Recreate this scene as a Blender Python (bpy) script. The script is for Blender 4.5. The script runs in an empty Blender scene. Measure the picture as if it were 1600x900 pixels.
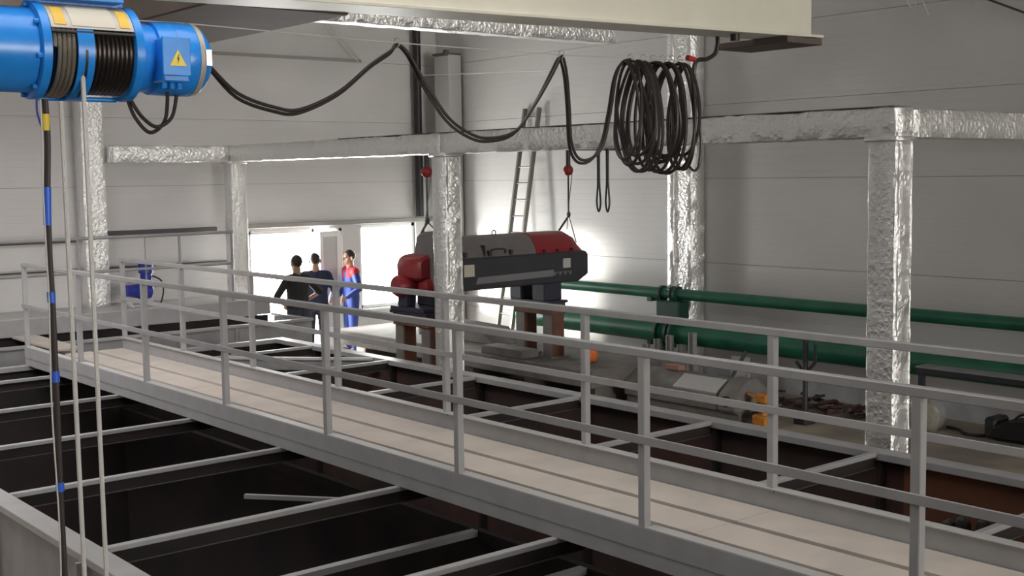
import bpy, bmesh, math, random
from mathutils import Vector, Matrix

scene = bpy.context.scene
COL = scene.collection
random.seed(7)

# ------------------------------------------------------------------ camera
cam_data = bpy.data.cameras.new('camera')
cam_data.sensor_width = 36.0
cam_data.lens = 43.182
cam_data.clip_end = 200
cam = bpy.data.objects.new('camera', cam_data)
COL.objects.link(cam)
_p, _y, _r = 0.0921494, 0.693319, -0.0142616          # pitch down, heading from +Y to +X, roll
_f = Vector((math.sin(_y)*math.cos(_p), math.cos(_y)*math.cos(_p), -math.sin(_p)))
_rt = Vector((math.cos(_y), -math.sin(_y), 0))
_dn = _f.cross(_rt)
_R = _rt*math.cos(_r) - _dn*math.sin(_r)
_D = _rt*math.sin(_r) + _dn*math.cos(_r)
cam.matrix_world = Matrix(((_R.x, -_D.x, -_f.x, 0), (_R.y, -_D.y, -_f.y, 0), (_R.z, -_D.z, -_f.z, 2.0), (0, 0, 0, 1)))
scene.camera = cam

# ------------------------------------------------------------------ world, lights, exposure
world = bpy.data.worlds.new('overcast_sky'); scene.world = world
world.use_nodes = True
world.node_tree.nodes['Background'].inputs[0].default_value = (1.0, 0.985, 0.95, 1)
world.node_tree.nodes['Background'].inputs[1].default_value = 36.0
scene.view_settings.view_transform = 'Standard'
scene.view_settings.look = 'None'
scene.view_settings.gamma = 1
scene.view_settings.use_curve_mapping = False
scene.view_settings.exposure = 0.0
scene.cycles.use_denoising = True
scene.cycles.max_bounces = 8

def area_light(name, loc, target, sx, sy, power, color, portal=False, spread=180):
    l = bpy.data.lights.new(name, 'AREA'); l.shape = 'RECTANGLE'; l.size = sx; l.size_y = sy
    l.energy = power; l.color = color; l.spread = math.radians(spread)
    if portal: l.cycles.is_portal = True
    o = bpy.data.objects.new(name, l); COL.objects.link(o)
    o.location = loc
    o.rotation_euler = (Vector(target) - Vector(loc)).to_track_quat('-Z', 'Y').to_euler()
    return o
# added lamps for assumed daylight; left wall, back wall and ceiling have no openings
area_light('assumed_side_light', (-6.6, 14.0, 3.0), (9.0, 11.0, 2.4), 9.0, 3.6, 105, (1.0, 0.97, 0.95))  # added lamp for light assumed from the left; that wall has no windows
area_light('assumed_rear_light', (9.0, -24.5, 2.3), (7.5, 10, 2.3), 9.0, 5.5, 3100, (1.0, 0.965, 0.91))  # added lamp for light assumed from behind; the back wall has no gate
area_light('assumed_top_light', (2.8, 13.0, 5.5), (4.0, 14.2, 0), 5.0, 7.0, 520, (1.0, 0.955, 0.945), spread=125)  # added lamp for light assumed from above; the ceiling is closed
area_light('assumed_top_light_near', (4.4, 6.0, 5.5), (4.8, 6.0, 0), 4.0, 9.0, 205, (1.0, 0.96, 0.93), spread=120)  # second added overhead lamp, assumed as well, over the near walkway
sun = bpy.data.lights.new('low_sun', 'SUN'); sun.energy = 13.0; sun.angle = math.radians(9); sun.color = (1.0, 0.97, 0.90)
sun_o = bpy.data.objects.new('low_sun', sun); COL.objects.link(sun_o)
sun_o.rotation_euler = Vector((0.66, -0.75, -0.045)).to_track_quat('-Z', 'Y').to_euler()
area_light('door_portal', (10.9, 19.35, 0.0), (10.9, 10, 0.0), 1.9, 2.3, 1, (1, 1, 1), True)
area_light('window_portal', (12.85, 19.35, 0.36), (12.85, 10, 0.36), 1.35, 1.6, 1, (1, 1, 1), True)

# ------------------------------------------------------------------ materials
def mat(name, color, rough=0.6, metal=0.0, var=0.0, vscale=6.0, bump=0.0, bscale=40.0, color2=None, spec=0.5, ribs=0.0):
    m = bpy.data.materials.new(name); m.use_nodes = True
    nt = m.node_tree; b = nt.nodes['Principled BSDF']
    b.inputs['Base Color'].default_value = (*color, 1)
    b.inputs['Roughness'].default_value = rough
    b.inputs['Metallic'].default_value = metal
    b.inputs['Specular IOR Level'].default_value = spec
    tc = nt.nodes.new('ShaderNodeTexCoord')
    if var or color2:
        n = nt.nodes.new('ShaderNodeTexNoise'); n.inputs['Scale'].default_value = vscale; n.inputs['Detail'].default_value = 6
        nt.links.new(tc.outputs['Object'], n.inputs['Vector'])
        r = nt.nodes.new('ShaderNodeValToRGB')
        c2 = color2 or tuple(max(0, c*(1-var)) for c in color)
        c1 = color if color2 else tuple(min(1, c*(1+var*0.5)) for c in color)
        r.color_ramp.elements[0].position = 0.35; r.color_ramp.elements[0].color = (*c2, 1)
        r.color_ramp.elements[1].position = 0.65; r.color_ramp.elements[1].color = (*c1, 1)
        nt.links.new(n.outputs['Fac'], r.inputs['Fac']); nt.links.new(r.outputs['Color'], b.inputs['Base Color'])
    h = None
    if ribs:
        sx = nt.nodes.new('ShaderNodeSeparateXYZ'); nt.links.new(tc.outputs['Object'], sx.inputs[0])
        ml = nt.nodes.new('ShaderNodeMath'); ml.operation = 'MULTIPLY'; ml.inputs[1].default_value = 1/ribs
        nt.links.new(sx.outputs['Z'], ml.inputs[0])
        fr = nt.nodes.new('ShaderNodeMath'); fr.operation = 'PINGPONG'; fr.inputs[1].default_value = 0.5
        nt.links.new(ml.outputs[0], fr.inputs[0])
        st = nt.nodes.new('ShaderNodeMapRange'); st.inputs['From Min'].default_value = 0.0; st.inputs['From Max'].default_value = 0.08
        nt.links.new(fr.outputs[0], st.inputs['Value'])
        h = st.outputs['Result']
        bp = nt.nodes.new('ShaderNodeBump'); bp.inputs['Strength'].default_value = 0.25; bp.inputs['Distance'].default_value = 0.004
        nt.links.new(h, bp.inputs['Height']); nt.links.new(bp.outputs['Normal'], b.inputs['Normal'])
    elif bump:
        n2 = nt.nodes.new('ShaderNodeTexNoise'); n2.inputs['Scale'].default_value = bscale; n2.inputs['Detail'].default_value = 5
        nt.links.new(tc.outputs['Object'], n2.inputs['Vector'])
        bp = nt.nodes.new('ShaderNodeBump'); bp.inputs['Strength'].default_value = bump; bp.inputs['Distance'].default_value = 0.02
        nt.links.new(n2.outputs['Fac'], bp.inputs['Height']); nt.links.new(bp.outputs['Normal'], b.inputs['Normal'])
    return m

def foil_material():
    m = bpy.data.materials.new('crinkled_foil'); m.use_nodes = True
    nt = m.node_tree; b = nt.nodes['Principled BSDF']
    b.inputs['Base Color'].default_value = (0.90, 0.90, 0.89, 1)
    b.inputs['Metallic'].default_value = 0.80; b.inputs['Roughness'].default_value = 0.29
    tc = nt.nodes.new('ShaderNodeTexCoord')
    v = nt.nodes.new('ShaderNodeTexVoronoi'); v.inputs['Scale'].default_value = 19; v.distance = 'CHEBYCHEV'
    n = nt.nodes.new('ShaderNodeTexNoise'); n.inputs['Scale'].default_value = 14; n.inputs['Detail'].default_value = 8; n.inputs['Roughness'].default_value = 0.7
    nt.links.new(tc.outputs['Object'], v.inputs['Vector']); nt.links.new(tc.outputs['Object'], n.inputs['Vector'])
    a = nt.nodes.new('ShaderNodeMath'); a.operation = 'ADD'
    nt.links.new(v.outputs['Distance'], a.inputs[0]); nt.links.new(n.outputs['Fac'], a.inputs[1])
    bp = nt.nodes.new('ShaderNodeBump'); bp.inputs['Strength'].default_value = 0.42; bp.inputs['Distance'].default_value = 0.03
    nt.links.new(a.outputs[0], bp.inputs['Height']); nt.links.new(bp.outputs['Normal'], b.inputs['Normal'])
    return m

def glass_material():
    m = bpy.data.materials.new('window_glass'); m.use_nodes = True
    nt = m.node_tree; out = nt.nodes['Material Output']; nt.nodes.remove(nt.nodes['Principled BSDF'])
    t = nt.nodes.new('ShaderNodeBsdfTransparent'); t.inputs[0].default_value = (0.96, 0.98, 0.97, 1)
    g = nt.nodes.new('ShaderNodeBsdfGlossy'); g.inputs['Roughness'].default_value = 0.03
    x = nt.nodes.new('ShaderNodeMixShader'); x.inputs[0].default_value = 0.05
    nt.links.new(t.outputs[0], x.inputs[1]); nt.links.new(g.outputs[0], x.inputs[2])
    nt.links.new(x.outputs[0], out.inputs['Surface'])
    return m

def film_material():
    m = bpy.data.materials.new('clear_plastic_film'); m.use_nodes = True
    nt = m.node_tree; out = nt.nodes['Material Output']; p = nt.nodes['Principled BSDF']
    p.inputs['Base Color'].default_value = (0.62, 0.62, 0.58, 1); p.inputs['Roughness'].default_value = 0.25
    t = nt.nodes.new('ShaderNodeBsdfTransparent'); x = nt.nodes.new('ShaderNodeMixShader'); x.inputs[0].default_value = 0.28
    nt.links.new(t.outputs[0], x.inputs[1]); nt.links.new(p.outputs[0], x.inputs[2]); nt.links.new(x.outputs[0], out.inputs['Surface'])
    return m

M = {
 'panel': mat('white_sandwich_panel', (0.66, 0.65, 0.64), 0.45, var=0.05, vscale=0.8, ribs=0.105),
 'wallback': mat('panel_joint', (0.25, 0.25, 0.245), 0.8),
 'plinth': mat('pale_plinth', (0.55, 0.57, 0.60), 0.7, var=0.2, vscale=3),
 'concrete': mat('dusty_concrete', (0.19, 0.175, 0.165), 0.85, color2=(0.12, 0.11, 0.102), vscale=2.2, bump=0.25, bscale=30),
 'floor': mat('sandy_concrete_floor', (0.40, 0.33, 0.26), 0.9, color2=(0.24, 0.21, 0.185), vscale=1.3, bump=0.3, bscale=25),
 'ceiling': mat('ceiling_sheet', (0.55, 0.55, 0.55), 0.6),
 'trim': mat('grey_trim', (0.33, 0.32, 0.31), 0.5),
 'darktrim': mat('dark_tray', (0.10, 0.09, 0.095), 0.6),
 'whiteframe': mat('white_plastic_frame', (0.80, 0.80, 0.79), 0.35),
 'glass': glass_material(), 'film': film_material(),
 'foil': foil_material(),
 'grey': mat('grey_paint', (0.37, 0.37, 0.375), 0.45, var=0.08, vscale=5),
 'greyd': mat('grey_primer', (0.30, 0.305, 0.31), 0.55, var=0.15, vscale=4, bump=0.08, bscale=60),
 'deck': mat('dusty_deck_board', (0.70, 0.63, 0.56), 0.8, color2=(0.60, 0.55, 0.50), vscale=3, bump=0.1, bscale=80),
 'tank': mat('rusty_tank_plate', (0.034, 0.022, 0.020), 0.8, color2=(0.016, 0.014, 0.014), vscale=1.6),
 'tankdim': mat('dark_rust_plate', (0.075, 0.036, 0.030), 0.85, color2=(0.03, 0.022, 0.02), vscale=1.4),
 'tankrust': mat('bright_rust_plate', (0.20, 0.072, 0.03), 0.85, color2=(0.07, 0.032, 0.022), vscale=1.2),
 'cream': mat('cream_crane_paint', (0.70, 0.68, 0.58), 0.45, var=0.04, vscale=3),
 'brown': mat('brown_primer', (0.12, 0.095, 0.08), 0.7, var=0.15, vscale=3),
 'blue': mat('gloss_blue_paint', (0.02, 0.27, 0.82), 0.28, var=0.08, vscale=9),
 'navyplastic': mat('blue_motor_paint', (0.025, 0.04, 0.33), 0.4),
 'drum': mat('greasy_drum', (0.045, 0.036, 0.033), 0.3, 0.6),
 'rope': mat('steel_wire_rope', (0.21, 0.19, 0.155), 0.45, 0.6, bump=0.5, bscale=220),
 'ropel': mat('bright_wire_rope', (0.72, 0.71, 0.68), 0.5, 0.3, bump=0.5, bscale=220),
 'shell': mat('grey_drum_cover', (0.48, 0.45, 0.41), 0.4, 0.2),
 'plate': mat('cream_name_plate', (0.60, 0.57, 0.48), 0.45),
 'yellow': mat('yellow_sticker', (0.78, 0.50, 0.05), 0.45),
 'signyellow': mat('warning_yellow', (0.85, 0.66, 0.05), 0.4),
 'black': mat('black_rubber', (0.018, 0.016, 0.017), 0.45),
 'cable': mat('dark_cable', (0.035, 0.027, 0.026), 0.42),
 'silver': mat('bright_steel', (0.75, 0.75, 0.75), 0.25, 1.0),
 'tapeblue': mat('blue_tape', (0.03, 0.12, 0.62), 0.4),
 'tapeyellow': mat('yellow_tape', (0.72, 0.52, 0.06), 0.5),
 'wire': mat('pale_wire', (0.62, 0.61, 0.58), 0.5),
 'green': mat('green_pipe_paint', (0.012, 0.13, 0.075), 0.35, var=0.25, vscale=2.5),
 'greend': mat('dark_green_flange', (0.010, 0.055, 0.035), 0.4),
 'mblack': mat('charcoal_machine_paint', (0.040, 0.040, 0.048), 0.45, var=0.1, vscale=6),
 'mgrey': mat('taupe_cover', (0.17, 0.155, 0.15), 0.5, var=0.1, vscale=6),
 'mred': mat('red_machine_paint', (0.27, 0.018, 0.025), 0.38),
 'mstripe': mat('grey_stripe', (0.20, 0.20, 0.21), 0.5),
 'mount': mat('dark_navy_mount', (0.03, 0.032, 0.055), 0.5),
 'rustleg': mat('rust_red_steel', (0.20, 0.085, 0.05), 0.75, color2=(0.12, 0.06, 0.042), vscale=5),
 'dusty': mat('dusty_grey_steel', (0.19, 0.178, 0.165), 0.7, var=0.2, vscale=4),
 'light': mat('light_grey_sheet', (0.50, 0.50, 0.49), 0.5),
 'alu': mat('aluminium', (0.48, 0.48, 0.47), 0.4, 0.5),
 'ladder': mat('dull_aluminium', (0.22, 0.205, 0.19), 0.5, 0.4),
 'orange': mat('orange_plastic', (0.72, 0.16, 0.03), 0.45),
 'amber': mat('amber_paint', (0.70, 0.28, 0.03), 0.5, color2=(0.45, 0.15, 0.02), vscale=18),
 'brick': mat('pink_brick', (0.40, 0.20, 0.16), 0.85),
 'tan': mat('tan_sacking', (0.42, 0.35, 0.24), 0.85, color2=(0.25, 0.22, 0.13), vscale=12),
 'scrap': mat('dark_scrap', (0.11, 0.055, 0.045), 0.85, color2=(0.03, 0.025, 0.025), vscale=6),
 'skin': mat('skin', (0.45, 0.27, 0.19), 0.55),
 'hair': mat('dark_hair', (0.03, 0.022, 0.018), 0.6),
 'tblack': mat('black_cotton', (0.022, 0.021, 0.022), 0.85),
 'navy': mat('navy_cloth', (0.022, 0.030, 0.075), 0.85),
 'bluecloth': mat('work_blue_cloth', (0.03, 0.06, 0.26), 0.8),
 'redcloth': mat('red_cloth', (0.50, 0.03, 0.04), 0.8),
 'jeans': mat('dark_trouser_cloth', (0.035, 0.038, 0.055), 0.85),
 'shoe': mat('black_shoe', (0.02, 0.02, 0.02), 0.5),
}

# ------------------------------------------------------------------ mesh building
class MB:
    def __init__(s): s.v = []; s.f = []
    def add(s, vs, fs):
        o = len(s.v); s.v += [tuple(v) for v in vs]; s.f += [tuple(i+o for i in f) for f in fs]; return s
    def box(s, a, b):
        x0, x1 = sorted((a[0], b[0])); y0, y1 = sorted((a[1], b[1])); z0, z1 = sorted((a[2], b[2]))
        return s.add([(x0,y0,z0),(x1,y0,z0),(x1,y1,z0),(x0,y1,z0),(x0,y0,z1),(x1,y0,z1),(x1,y1,z1),(x0,y1,z1)],
                     [(0,3,2,1),(4,5,6,7),(0,1,5,4),(1,2,6,5),(2,3,7,6),(3,0,4,7)])
    def bar(s, p, q, w, h, up=(0,0,1)):
        p = Vector(p); q = Vector(q); d = (q-p).normalized(); u = Vector(up)
        sd = d.cross(u)
        if sd.length < 1e-4: sd = d.cross(Vector((1,0,0)))
        sd.normalize(); u = sd.cross(d)
        vs = []
        for c in (p, q):
            for a, b in ((-1,-1),(1,-1),(1,1),(-1,1)): vs.append(c + sd*(a*w/2) + u*(b*h/2))
        return s.add(vs, [(0,1,2,3),(7,6,5,4),(0,4,5,1),(1,5,6,2),(2,6,7,3),(3,7,4,0)])
    def cyl(s, p, q, r, r2=None, n=16, cap=True):
        r2 = r if r2 is None else r2
        p = Vector(p); q = Vector(q); d = (q-p).normalized()
        a = d.orthogonal().normalized(); b = d.cross(a); vs = []
        for c, rr in ((p, r), (q, r2)):
            for i in range(n):
                t = 2*math.pi*i/n; vs.append(c + (a*math.cos(t)+b*math.sin(t))*rr)
        fs = [(i, (i+1) % n, n+(i+1) % n, n+i) for i in range(n)]
        if cap: fs += [tuple(range(n-1, -1, -1)), tuple(range(n, 2*n))]
        return s.add(vs, fs)
    def tube(s, pts, r, n=8, closed=False):
        pts = [Vector(p) for p in pts]; m = len(pts); vs = []; prev = None
        for i, p in enumerate(pts):
            if closed: d = pts[(i+1) % m] - pts[i-1]
            else: d = pts[min(i+1, m-1)] - pts[max(i-1, 0)]
            d.normalize()
            a = d.orthogonal() if prev is None else prev - d*prev.dot(d)
            a.normalize(); prev = a; b = d.cross(a)
            for k in range(n):
                t = 2*math.pi*k/n; vs.append(p + (a*math.cos(t)+b*math.sin(t))*r)
        fs = []
        for i in range(m if closed else m-1):
            j = (i+1) % m
            for k in range(n): fs.append((i*n+k, i*n+(k+1) % n, j*n+(k+1) % n, j*n+k))
        if not closed: fs += [tuple(range(n-1, -1, -1)), tuple(range((m-1)*n, m*n))]
        return s.add(vs, fs)
    def lathe(s, p, axis, prof, n=20):       # prof = [(distance along axis, radius)]
        p = Vector(p); d = Vector(axis).normalized(); a = d.orthogonal().normalized(); b = d.cross(a); vs = []
        for t, r in prof:
            for k in range(n):
                g = 2*math.pi*k/n; vs.append(p + d*t + (a*math.cos(g)+b*math.sin(g))*max(r, 1e-4))
        m = len(prof); fs = []
        for i in range(m-1):
            for k in range(n): fs.append((i*n+k, i*n+(k+1) % n, (i+1)*n+(k+1) % n, (i+1)*n+k))
        fs += [tuple(range(n-1, -1, -1)), tuple(range((m-1)*n, m*n))]
        return s.add(vs, fs)
    def prism(s, poly, axis, a, b):          # poly in the two other axes, extruded along axis from a to b
        n = len(poly); vs = []
        for t in (a, b):
            for u, w in poly:
                vs.append({'x': (t, u, w), 'y': (u, t, w), 'z': (u, w, t)}[axis])
        fs = [tuple(range(n)), tuple(range(2*n-1, n-1, -1))] + [(i, n+i, n+(i+1) % n, (i+1) % n) for i in range(n)]
        return s.add(vs, fs)
    def ball(s, c, r, sc=(1,1,1), n=14, m=9):
        vs = []; c = Vector(c)
        for i in range(m+1):
            t = math.pi*i/m
            for k in range(n):
                g = 2*math.pi*k/n
                vs.append(c + Vector((r*sc[0]*math.sin(t)*math.cos(g), r*sc[1]*math.sin(t)*math.sin(g), r*sc[2]*math.cos(t))))
        fs = [(i*n+k, (i+1)*n+k, (i+1)*n+(k+1) % n, i*n+(k+1) % n) for i in range(m) for k in range(n)]
        return s.add(vs, fs)
    def mesh(s, off=(0,0,0), bevel=0.0, smooth=35, jitter=0.0, cell=0.12):
        me = bpy.data.meshes.new('m')
        me.from_pydata([(x-off[0], y-off[1], z-off[2]) for x, y, z in s.v], [], s.f)
        bm = bmesh.new(); bm.from_mesh(me)
        bmesh.ops.remove_doubles(bm, verts=bm.verts, dist=1e-5)
        bmesh.ops.recalc_face_normals(bm, faces=bm.faces)
        if bevel:
            es = [e for e in bm.edges if len(e.link_faces) == 2 and e.calc_face_angle(0) > 0.6]
            bmesh.ops.bevel(bm, geom=es, offset=bevel, segments=1, affect='EDGES')
        if jitter:
            es = [e for e in bm.edges if e.calc_length() > cell*1.6]
            for _ in range(7):
                es = [e for e in bm.edges if e.calc_length() > cell*1.6]
                if not es: break
                bmesh.ops.subdivide_edges(bm, edges=es, cuts=1, use_grid_fill=True)
            rnd = random.Random(len(bm.verts))
            for v in bm.verts: v.co += Vector((rnd.uniform(-1,1), rnd.uniform(-1,1), rnd.uniform(-1,1)))*jitter
        bm.to_mesh(me); bm.free()
        if smooth:
            for p in me.polygons: p.use_smooth = True
            me.set_sharp_from_angle(angle=math.radians(smooth))
        return me

def wloc(o):
    v = Vector((0,0,0))
    while o is not None: v += o.location; o = o.parent
    return v
def tag(o, label=None, cat=None, group=None, kind=None):
    if label: o['label'] = label
    if cat: o['category'] = cat
    if group: o['group'] = group
    if kind: o['kind'] = kind
    return o
def obj(name, mb, material, parent=None, bevel=0.0, smooth=35, jitter=0.0, cell=0.12, at=None):
    """links a mesh; the builder holds world coordinates; origin at `at` (or at the parent's origin)"""
    base = wloc(parent) if parent else Vector((0,0,0))
    loc = Vector(at) if at is not None else base
    me = mb.mesh(loc, bevel, smooth, jitter, cell); me.name = name
    me.materials.append(M[material])
    o = bpy.data.objects.new(name, me); COL.objects.link(o)
    o.parent = parent; o.location = loc - base
    return o
def clone(o, delta, parent=None):
    c = o.copy(); COL.objects.link(c); c.parent = parent if parent else o.parent
    c.location = o.location + Vector(delta)
    return c
def empty(name, loc, label, cat, group=None):
    o = bpy.data.objects.new(name, None); COL.objects.link(o); o.location = loc; o.empty_display_size = 0.1
    return tag(o, label, cat, group)
def smoothpts(pts, k=8):
    pts = [Vector(p) for p in pts]; out = []
    for i in range(len(pts)-1):
        p0 = pts[max(i-1,0)]; p1 = pts[i]; p2 = pts[i+1]; p3 = pts[min(i+2, len(pts)-1)]
        for j in range(k):
            t = j/k; t2 = t*t; t3 = t2*t
            out.append(0.5*((2*p1) + (p2-p0)*t + (2*p0-5*p1+4*p2-p3)*t2 + (3*p1-p0-3*p2+p3)*t3))
    out.append(pts[-1]); return out

# ------------------------------------------------------------------ the setting
ZF = -1.15                      # hall floor
XW, YW, ZC = 14.0, 19.0, 5.6    # right wall, end wall, ceiling
def struct(o): o['kind'] = 'structure'; return o

fl = MB()
fl.box((8.45, -25, ZF-0.25), (XW+0.1, YW+0.3, ZF)).box((-7, -25, ZF-0.25), (2.60, YW+0.3, ZF)).box((2.60, -25, ZF-0.25), (8.45, -6.6, ZF)).box((2.60, 15.2, ZF-0.25), (8.45, YW+0.3, ZF))
struct(obj('floor', fl, 'floor', smooth=0))
struct(obj('ceiling', MB().box((-7.2, -25.2, ZC), (XW+0.3, YW+0.3, ZC+0.2)), 'ceiling', smooth=0))
SEAMS = [-0.80, -0.43, 0.645, 1.90, 2.98, 4.06, 5.14, ZC]
OPEN = [(9.95, 11.82, ZF, 1.09), (12.2, 13.45, -0.42, 1.13)]

def cells(x0, x1, z0, z1):
    out = [(x0, x1, z0, z1)]
    for a, b, c, d in OPEN:
        new = []
        for (p, q, r, s) in out:
            if b <= p or a >= q or d <= r or c >= s: new.append((p, q, r, s)); continue
            if p < a: new.append((p, a, r, s))
            if q > b: new.append((b, q, r, s))
            if r < c: new.append((max(p,a), min(q,b), r, c))
            if s > d: new.append((max(p,a), min(q,b), d, s))
        out = new
    return out
wb = MB()
for c in cells(-7, XW+0.3, ZF, ZC): wb.box((c[0], YW+0.04, c[2]), (c[1], YW+0.26, c[3]))
wall_end = struct(obj('wall_end', wb, 'wallback', smooth=0))
wall_right = struct(obj('wall_right', MB().box((XW+0.04, -25, ZF), (XW+0.26, YW+0.26, ZC)), 'wallback', smooth=0))
obj('plinth', MB().box((XW-0.012, -25, ZF), (XW+0.04, YW, -0.80)), 'plinth', wall_right, smooth=0)
for c in cells(-7, XW, ZF, -0.80): obj('plinth', MB().box((c[0], YW-0.012, c[2]), (c[1], YW+0.04, c[3])), 'plinth', wall_end, smooth=0)
for z0, z1 in zip(SEAMS[:-1], SEAMS[1:]):
    obj('wall_panel', MB().box((XW, -25, z0+0.0025), (XW+0.045, YW, z1-0.0025)), 'panel', wall_right, smooth=0)
    for c in cells(-7, XW, z0, z1):
        obj('wall_panel', MB().box((c[0], YW, c[2]+(0.0025 if c[2] == z0 else 0)), (c[1], YW+0.045, c[3]-(0.0025 if c[3] == z1 else 0))), 'panel', wall_end, smooth=0)
struct(obj('wall_left', MB().box((-7.2, -25, ZF), (-7, YW+0.26, ZC)), 'panel', smooth=0))
struct(obj('wall_back', MB().box((-7.2, -25.2, ZF), (XW+0.3, -25, ZC)), 'panel', smooth=0))
struct(obj('trim_1', MB().box((9.55, YW-0.05, 1.14), (XW-0.02, YW+0.0, 1.22)), 'trim', bevel=0.006))
struct(obj('trim_2', MB().box((7.45, YW-0.06, 1.13), (9.35, YW+0.0, 1.20)), 'darktrim', bevel=0.006))
struct(obj('trim_3', MB().box((7.8, YW-0.05, 4.05), (12.3, YW+0.0, 4.10)), 'trim', bevel=0.006))

# window beside the door, and the double door with one leaf open
w1 = struct(bpy.data.objects.new('window_1', None)); COL.objects.link(w1); w1.location = (12.825, YW+0.1, -0.42)
a, b, c, d = OPEN[1]
for p, q in (((a, 0, c), (a+0.07, 0, d)), ((b-0.07, 0, c), (b, 0, d)), ((a, 0, c), (b, 0, c+0.07)), ((a, 0, d-0.07), (b, 0, d))):
    obj('window_frame', MB().box((p[0], YW+0.06, p[2]), (q[0], YW+0.13, q[2])), 'whiteframe', w1, bevel=0.006)
obj('pane', MB().box((a+0.07, YW+0.09, c+0.07), (b-0.07, YW+0.096, d-0.07)), 'glass', w1, smooth=0)
obj('window_sill', MB().box((a-0.03, YW-0.05, c-0.04), (b+0.03, YW+0.05, c)), 'whiteframe', w1, bevel=0.005)
d1 = struct(bpy.data.objects.new('door_1', None)); COL.objects.link(d1); d1.location = (10.9, YW+0.1, ZF)
a, b, c, d = OPEN[0]
for p, q in (((a, 0, c), (a+0.06, 0, d)), ((b-0.06, 0, c), (b, 0, d)), ((a, 0, d-0.06), (b, 0, d)), ((11.20, 0, c), (11.25, 0, d))):
    obj('door_frame', MB().box((p[0], YW+0.02, p[2]), (q[0], YW+0.13, q[2])), 'whiteframe', d1, bevel=0.006)
leaf = bpy.data.objects.new('door_leaf', None); COL.objects.link(leaf); leaf.parent = d1
leaf.location = Vector((11.76, YW+0.0, ZF+0.02)) - d1.location
def leafbox(name, x0, x1, z0, z1, m, t=0.05, bev=0.006):
    me = MB().box((-x1, -t/2, z0), (-x0, t/2, z1)).mesh(bevel=bev); me.name = name; me.materials.append(M[m])
    o = bpy.data.objects.new(name, me); COL.objects.link(o); o.parent = leaf; return o
W = 0.53
leafbox('stile', 0, 0.085, 0, 2.17, 'whiteframe'); leafbox('stile', W-0.085, W, 0, 2.17, 'whiteframe')
leafbox('rail', 0.085, W-0.085, 0, 0.45, 'whiteframe'); leafbox('rail', 0.085, W-0.085, 2.07, 2.17, 'whiteframe')
leafbox('pane', 0.085, W-0.085, 0.45, 2.07, 'light', 0.012, 0)
leafbox('handle', W-0.06, W-0.03, 1.0, 1.16, 'silver', 0.11, 0.004)
leaf.rotation_euler = (0, 0, math.radians(16))

# ------------------------------------------------------------------ foil wrapped frame and building columns
def foil(name, a, b, parent, jit=0.006): return obj(name, MB().box(a, b), 'foil', parent, bevel=0.012, smooth=50, jitter=jit, cell=0.10)
fr = empty('wrapped_steel_frame', (9.42, 12.6, ZF), 'foil wrapped steel frame of posts and beams standing beside the tanks', 'steel frame')
for y0, y1 in ((6.03, 6.30), (12.50, 12.77), (18.28, 18.55)):
    pz = ZF if y0 < 18 else 0.04
    p = foil('post', (9.30, y0, pz), (9.55, y1, 2.27), fr)
    foil('corner_fold', (9.545, y0-0.006, pz), (9.575, y0+0.035, 2.26), p, 0.004)
    foil('corner_fold', (9.30, y0-0.012, pz), (9.36, y0+0.012, 2.26), p, 0.004)
    foil('collar', (9.27, y0-0.03, 2.235), (9.59, y1+0.03, 2.285), p, 0.004)
foil('beam', (9.29, 6.02, 2.27), (9.56, 12.55, 2.53), fr)
foil('beam', (9.29, 12.56, 2.27), (9.56, 18.56, 2.53), fr)
foil('beam', (9.57, 6.03, 2.265), (13.98, 6.29, 2.525), fr)
foil('beam', (7.36, 18.29, 2.265), (9.285, 18.54, 2.525), fr)
obj('edge_strip', MB().box((9.30, 6.05, 2.532), (9.55, 15.0, 2.542)), 'darktrim', fr)

c1 = empty('building_column', (7.14, 18.72, 0.04), 'tall foil wrapped column against the end wall left of the side beam', 'column')
foil('shaft', (6.99, 18.58, 0.04), (7.34, 18.90, ZC), c1); foil('corner_fold', (7.04, 18.555, 0.04), (7.09, 18.59, ZC), c1, 0.004)
c2 = empty('building_column', (13.8, 12.4, ZF), 'tall foil wrapped column against the right wall behind the green pipes', 'column')
foil('shaft', (13.66, 12.28, ZF), (13.96, 12.66, ZC), c2); foil('corner_fold', (13.62, 12.60, ZF), (13.68, 12.72, ZC), c2, 0.004)
c3 = empty('building_column', (13.8, 18.4, ZF), 'pale wrapped column in the far corner behind the machine', 'column')
obj('shaft', MB().box((13.66, 18.15, ZF), (13.95, 18.62, 4.20)), 'light', c3, bevel=0.02, jitter=0.003, cell=0.2)
obj('head_bracket', MB().box((13.62, 18.2, 4.20), (13.97, 18.6, 4.235)).box((13.7, 18.3, 4.235), (13.78, 18.38, 4.3)), 'darktrim', c3)
rb = empty('roof_beam', (9.8, 12.52, 3.8), 'foil wrapped roof beam crossing high above the machine', 'beam')
foil('wrapping', (5.0, 12.4, 3.80), (12.25, 12.66, 4.08), rb)
obj('hanger', MB().cyl((12.0, 12.52, 4.07), (12.0, 12.52, ZC), 0.02).cyl((7.0, 12.52, 4.07), (7.0, 12.52, ZC), 0.02), 'dusty', rb)
o = obj('drain_pipe', MB().tube([(13.45, 18.86, ZC), (13.45, 18.86, 2.3), (13.45, 18.86, 1.24)], 0.075, 14), 'black', at=(13.45, 18.86, 1.24))
o.name = 'drain_pipe'; tag(o, 'black vertical drain pipe in the far corner above the window', 'pipe')

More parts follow.
